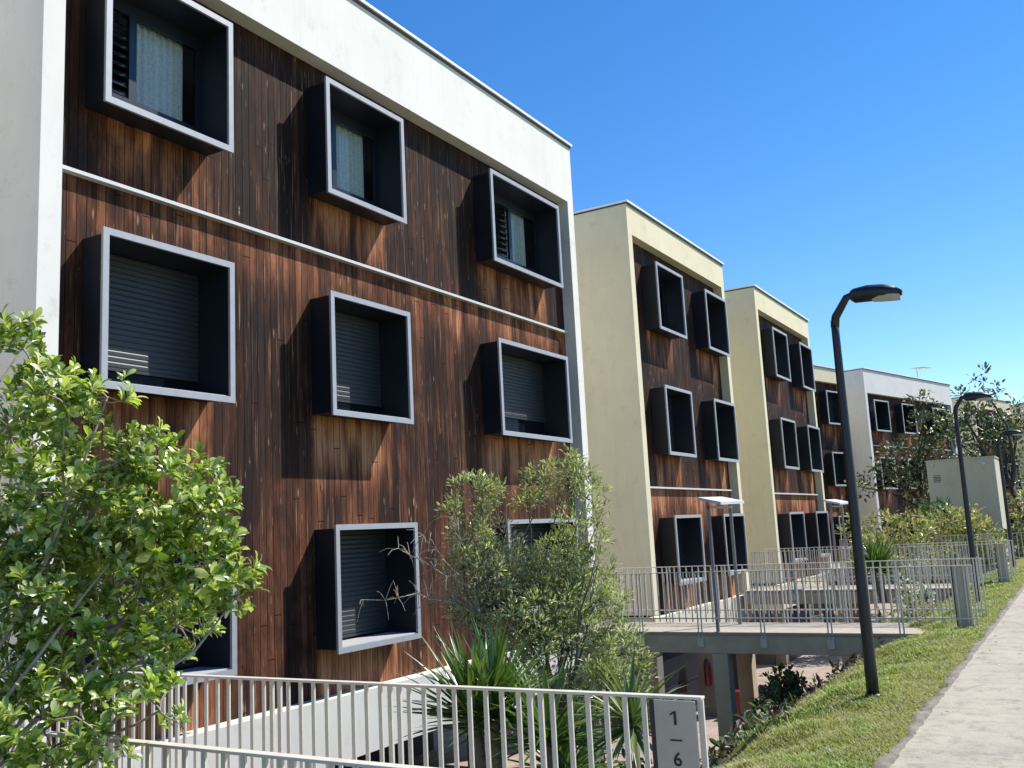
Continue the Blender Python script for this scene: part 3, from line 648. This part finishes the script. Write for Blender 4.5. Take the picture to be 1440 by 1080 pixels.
TREE_A=[(40.92,5.59,3.56,1.12),(41.04,6.41,3.48,0.80),(40.95,5.21,4.65,0.79),(40.80,4.39,4.84,0.61),(40.50,5.65,2.44,0.97),(39.66,6.89,3.06,0.61),(39.88,7.63,2.70,0.45),(40.83,5.07,5.76,0.51),(41.32,4.83,3.79,0.70)]
TREE_B=[(39.69,2.90,6.09,0.64),(39.51,3.45,5.33,0.59),(39.51,3.84,4.03,0.74),(39.93,2.98,4.51,0.85),(40.91,2.34,4.37,0.81),(40.33,2.67,3.30,0.74),(41.06,1.93,4.89,0.59),(39.65,3.42,4.66,0.66),(40.69,2.31,2.48,0.53),(42.00,2.39,1.42,0.68)]
CRO=[(30.53,6.09,1.03,0.51),(30.96,5.35,1.03,0.60),(31.40,4.61,0.98,0.69),(29.80,5.51,0.45,0.54),(34.02,4.13,1.01,0.78),(34.43,3.44,1.04,0.78),(34.76,3.00,0.60,0.50),(33.08,4.01,0.15,0.55),(35.08,3.27,1.18,0.47),(33.79,2.75,0.29,0.40)]
GREENB=[(37.07,4.80,1.47,0.45),(37.26,4.46,1.52,0.40),(37.50,4.19,1.06,0.45)]
SMALL=[(15.42,4.48,-0.96,0.22),(15.52,4.35,-1.08,0.24),(14.85,4.50,-1.08,0.21),(15.59,4.27,-1.20,0.20)]

def sc_(L, k): return [(x * k, y * k, 1.6 + (z - 1.6) * k, r * k) for x, y, z, r in L]

tree('leafy_shrub', 'shrub', 'bright green glossy broad-leaved shrub at the left, spilling over the near railings', (1.72, 4.05, -1.35), (2.0, 3.75, .55), SHRUB, 1200, 14, .056, .034, T_OBOV, .08, M['lf_shrub'], M['bark_pale'], .022, 300, r_t=.0045, star=True)
o = tree('feathery_bush', 'bush', 'fine-leaved grey green bush with bare twigs before the white block', (8.5, 4.55, -1.75), (8.4, 4.6, -.2), BUSH, 1150, 18, .062, .018, T_LANCE, .10, M['lf_bush'], M['bark'], .026, 420, up=.7, r_t=.0045)
def dry_part():
    E = [(8.00 - 8.5, 5.01 - 4.55, 1.40 + 1.75, .30), (7.87 - 8.5, 4.95 - 4.55, 1.08 + 1.75, .36), (8.30 - 8.5, 4.7 - 4.55, 1.15 + 1.75, .3)]
    (V, F), Cc = crown(E, 300, 11, .05, .012, T_LANCE, .12, .5); MB().add(V.tolist(), F).build('dry_foliage', M['lf_dry'], o)
    m = MB(); start = Vector((7.75 - 8.5, 5.0 - 4.55, .85 + 1.75))
    for tip, k in (((-1.45, .85, 3.25), 26), ((-1.75, 1.0, 2.82), 30), ((-1.3, .7, 3.35), 22), ((-1.0, .55, 3.5), 14), ((-1.2, .75, 2.75), 16)):
        tip = Vector(tip); pts = [start.lerp(tip, q) + Vector((0, 0, .10 * math.sin(q * 3.1))) + Vector((random.gauss(0, .015), random.gauss(0, .015), random.gauss(0, .015))) for q in [i / 7 for i in range(8)]]
        m.tube(pts, [.009 - .00095 * i for i in range(8)], 5, True, False)
        for i in range(k):
            p = pts[random.randint(3, 7)]; d = Vector((random.gauss(-.3, .6), random.gauss(.1, .6), random.gauss(.1, .8))).normalized() * random.uniform(.06, .2)
            m.tube([p, p + d * .6 + Vector((0, 0, .02)), p + d], [.004, .003, .002], 4, True, False)
    m.build('bare_twig', M['bark_pale'], o)
dry_part()

def rosette(name, cat, label, base, n, L, W, leaf, tilt=(10, 85), bend=.25, stems=1, group=None, trunk=.12):
    o = empty(name, base); tag(o, label, cat, group); vs, fs = [], []; m = MB()
    for i in range(n):
        hd = stems and heads_(stems)[i % stems]; az = random.uniform(0, 2 * math.pi); ti = R(random.uniform(*tilt)); l = L * random.uniform(.7, 1.12); w = W * random.uniform(.8, 1.15)
        h = Vector((math.cos(az), math.sin(az), 0)); side = Vector((-h.y, h.x, 0)); p = Vector(hd); k0 = len(vs); seg = 5; a = ti
        for j in range(seg + 1):
            q = j / seg; ww = w * (.55 + 1.1 * q if q < .4 else (1 - (q - .4) / .6) ** .8) * .5 + .0006; d = h * math.sin(a) + Vector((0, 0, math.cos(a))); nrm = h * -math.cos(a) + Vector((0, 0, math.sin(a)))
            vs += [p + side * ww + nrm * ww * .5, p, p - side * ww + nrm * ww * .5]; p = p + d * (l / seg); a += bend * random.uniform(.4, 1.2) * (.3 + q)
        for j in range(seg):
            b = k0 + j * 3; fs += [(b, b + 1, b + 4, b + 3), (b + 1, b + 2, b + 5, b + 4)]
    m.add(vs, fs, True); m.build('blades', leaf, o)
    t = MB()
    for hd in heads_(stems): t.tube([(hd[0] * .3, hd[1] * .3, -.9), (hd[0] * .7, hd[1] * .7, hd[2] - .4), (hd[0], hd[1], hd[2] + .03)], [.05, .045, .035], 7)
    t.build('stem', M['bark'], o); return o
def heads_(k):
    g = random.Random(k); return [(0, 0, 0)] if k == 1 else [(g.uniform(-.16, .16), g.uniform(-.2, .2), g.uniform(-.35, .05)) for _ in range(k)]
rosette('yucca', 'yucca', 'dark spiky yucca with many upright blades behind the near railing', (5.80, 3.60, .60), 280, .66, .038, M['lf_yucca'], (5, 95), .10, 3)
rosette('spiky_plant', 'plant', 'green spiky plant with broad drooping blades low behind the number plate railing', (5.80, 3.05, .30), 190, .58, .04, M['lf_yucca'], (15, 95), .14, 2)
rosette('agave', 'agave', 'pale edged arching agave just left of the number plate', (5.75, 2.62, .36), 80, .50, .036, M['lf_agave'], (20, 110), .20, 1)
rosette('yucca', 'yucca', 'dark spiky yucca seen through the railings right of the tall lamp post', (20.9, 3.75, .75), 170, .75, .055, M['lf_yucca'], (5, 100), .10, 3)
tree('flowering_plant', 'plant', 'low leafy plant with white flowers behind the two-column bridge', (20.6, 3.2, -.75), (20.6, 3.2, -.5), [(20.6, 3.2, -.2, .32), (20.7, 3.0, .05, .2), (20.4, 3.3, .25, .16)], 60, 9, .08, .05, T_OVAL, .1, M['lf_white'], M['bark'], .015, 12)
tree('leafy_bush', 'bush', 'yellow green low bush by the plate end of the two-column bridge', (17.4, 2.7, -.45), (17.4, 2.7, -.2), [(17.4, 2.75, -.05, .26), (17.6, 2.45, -.1, .2), (17.2, 3.05, -.3, .22)], 90, 9, .07, .03, T_LANCE, .1, M['lf_croton'], M['bark'], .012, 12)
tree('leafy_bush', 'bush', 'small dark green bush on the bank under the two-column bridge', (15.3, 4.45, -1.75), (15.3, 4.4, -1.4), SMALL, 110, 10, .10, .05, T_OVAL, .1, M['lf_small'], M['bark'], .015, 12)
k = 1.09
tree('layered_tree', 'tree', 'sparse layered tree with thin branches before the far pale grey block', (44.6, 6.1, -1.9), (44.6, 6.0, 1.6), sc_(TREE_A, k), 185, 13, .20, .10, T_OVAL, .30, M['lf_tree'], M['bark_dark'], .10, 70, 'sparse grey green trees by the hut', up=.2, r_t=.018)
tree('layered_tree', 'tree', 'sparse tree with a dark trunk rising right beside the cream hut', (42.4, 2.05, -1.2), (43.0, 2.5, 2.4), sc_(TREE_B, k), 185, 13, .20, .10, T_OVAL, .30, M['lf_tree'], M['bark_dark'], .15, 70, 'sparse grey green trees by the hut', up=.2, r_t=.018)
def croton(E, lab, **kw):
    c = np.mean([e[:3] for e in E], 0); zb = -1.4
    tree('croton_shrub', 'shrub', lab, (c[0], c[1], zb), (c[0], c[1], zb + .7), E + [(x, y, z - .6, r) for x, y, z, r in E], 70 * len(E), 10, .16, .06, T_OVAL, .16, M['lf_croton'], M['bark'], .04, 25, 'flowering croton hedge', **kw)
croton(CRO[:2], 'yellow green croton shrub just right of the tall lamp post')
croton(CRO[2:4], 'yellow green croton shrub in the middle of the flowering hedge')
croton(CRO[4:6] + CRO[7:9], 'tallest croton shrub with pale peach tips before the hut')
croton([CRO[6], CRO[9]], 'croton shrub with dark green base at the right end of the hedge')
tree('leafy_bush', 'bush', 'plain green bush rising above the croton hedge at the hut corner', (37.3, 4.5, -1.2), (37.3, 4.5, .3), GREENB, 110, 10, .15, .07, T_OVAL, .14, M['lf_small'], M['bark'], .03, 20)
tree('croton_shrub', 'shrub', 'red tipped shrub at the right picture edge beyond the farthest railing', (36.6, 1.95, -.3), (36.6, 1.95, .3), [(36.6, 1.95, .9, .5), (36.9, 1.5, .6, .5), (36.4, 2.2, .3, .5), (36.8, 1.7, 1.6, .45)], 170, 10, .17, .07, T_OVAL, .16, M['lf_croton'], M['bark'], .03, 20, 'flowering croton hedge')

def grass():
    n = 120000; u = rng.random(n); s = 4.2 * (30. / 4.2) ** (u ** 1.15); o = 1.335 + 1.71 * rng.random(n) ** 1.1
    edge = 2.72 + .22 * np.sin(s * 1.3) + .12 * np.sin(s * 4.7); keep = (o < edge + rng.normal(0, .12, n))
    patch = np.sin(s * 2.3 + 3 * np.sin(o * 2.)) + np.sin(o * 5.1 + s * .9); keep &= (patch > -1.35) | (rng.random(n) < .35)
    s, o = s[keep], o[keep]; n = len(s)
    P = np.array([(a, b, prof(b) + hump(a, b) - .004) for a, b in zip(s, o)])
    H = rng.uniform(.012, .040, n) * (1 + .03 * s) * np.where(o < 1.55, .6, 1.); az = rng.uniform(0, 2 * math.pi, n); ln = rng.uniform(.4, 2.2, n)
    h = np.stack([np.cos(az), np.sin(az), np.zeros(n)], 1); sd = np.stack([-np.sin(az), np.cos(az), np.zeros(n)], 1); W = (.0022 + .00022 * s) * rng.uniform(.7, 1.4, n)
    z = np.array([0, 0, 1.])
    a = P - sd * W[:, None]; b = P + sd * W[:, None]; mid = P + z * (H * .6)[:, None] + h * (H * .25 * ln)[:, None]; tip = P + z * (H * 1.0)[:, None] + h * (H * .9 * ln)[:, None]
    V = np.stack([a, b, mid + sd * (W * .8)[:, None], mid - sd * (W * .8)[:, None], tip], 1).reshape(-1, 3)
    F = [f for i in range(n) for f in ((5 * i, 5 * i + 1, 5 * i + 2, 5 * i + 3), (5 * i + 3, 5 * i + 2, 5 * i + 4))]
    m = MB(); m.v = V.tolist(); m.f = F; m.sm = [False] * len(F); tag(m.build('grass', M['blade']), kind='stuff')
grass()
def groundcover():
    n = 9000; s = 3.5 + 27 * rng.random(n) ** 1.2; o = 2.75 + 2.9 * rng.random(n); P = np.array([(a, b, prof(b) + hump(a, b) + .02) for a, b in zip(s, o)]) + np.stack([np.zeros(n), np.zeros(n), rng.random(n) * .14], 1)
    Dr = unit(rng.normal(size=(n, 3)) + np.array([0, -.3, .5])); Nn = unit(rng.normal(size=(n, 3)) * .6 + np.array([0, -.4, 1.])); sz = rng.uniform(.06, .14, n)
    V, F = leaves(P, Dr, Nn, sz, sz * .42, T_LANCE); m = MB(); m.v = V.tolist(); m.f = F; m.sm = [False] * len(F); tag(m.build('ground_cover', M['lf_red']), kind='stuff')
groundcover()
def litter():
    n = 130; s = 3. + 24 * rng.random(n) ** 1.5; o = 1.28 - 2.4 * rng.random(n) ** 2.2; P = np.stack([s, o, np.full(n, .012)], 1)
    Dr = unit(np.stack([rng.normal(size=n), rng.normal(size=n), rng.uniform(-.05, .2, n)], 1)); Nn = unit(rng.normal(size=(n, 3)) * .25 + np.array([0, 0, 1.])); sz = rng.uniform(.025, .06, n)
    V, F = leaves(P, Dr, Nn, sz, sz * .45, T_OVAL); m = MB(); m.v = V.tolist(); m.f = F; m.sm = [False] * len(F); tag(m.build('fallen_leaves', M['lf_dry']), kind='stuff')
litter()
def undergrowth():
    n = 7000; s = 4. + 11 * rng.random(n); o = 3.6 + 3.9 * rng.random(n); P = np.array([(a, b, prof(b) + hump(a, b)) for a, b in zip(s, o)]); cl = np.sin(s * 2.1 + o) + np.sin(o * 3.3 - s * 1.4); P[:, 2] += rng.random(n) * (.18 + .22 * np.clip(cl, 0, 2))
    Dr = unit(rng.normal(size=(n, 3)) + np.array([0, -.2, .8])); Nn = unit(rng.normal(size=(n, 3)) * .5 + np.array([.1, -.4, .9])); sz = rng.uniform(.10, .22, n)
    V, F = leaves(P, Dr, Nn, sz, sz * .35, T_OVAL); m = MB(); m.v = V.tolist(); m.f = F; m.sm = [False] * len(F); tag(m.build('undergrowth', M['lf_small']), kind='stuff')
undergrowth()
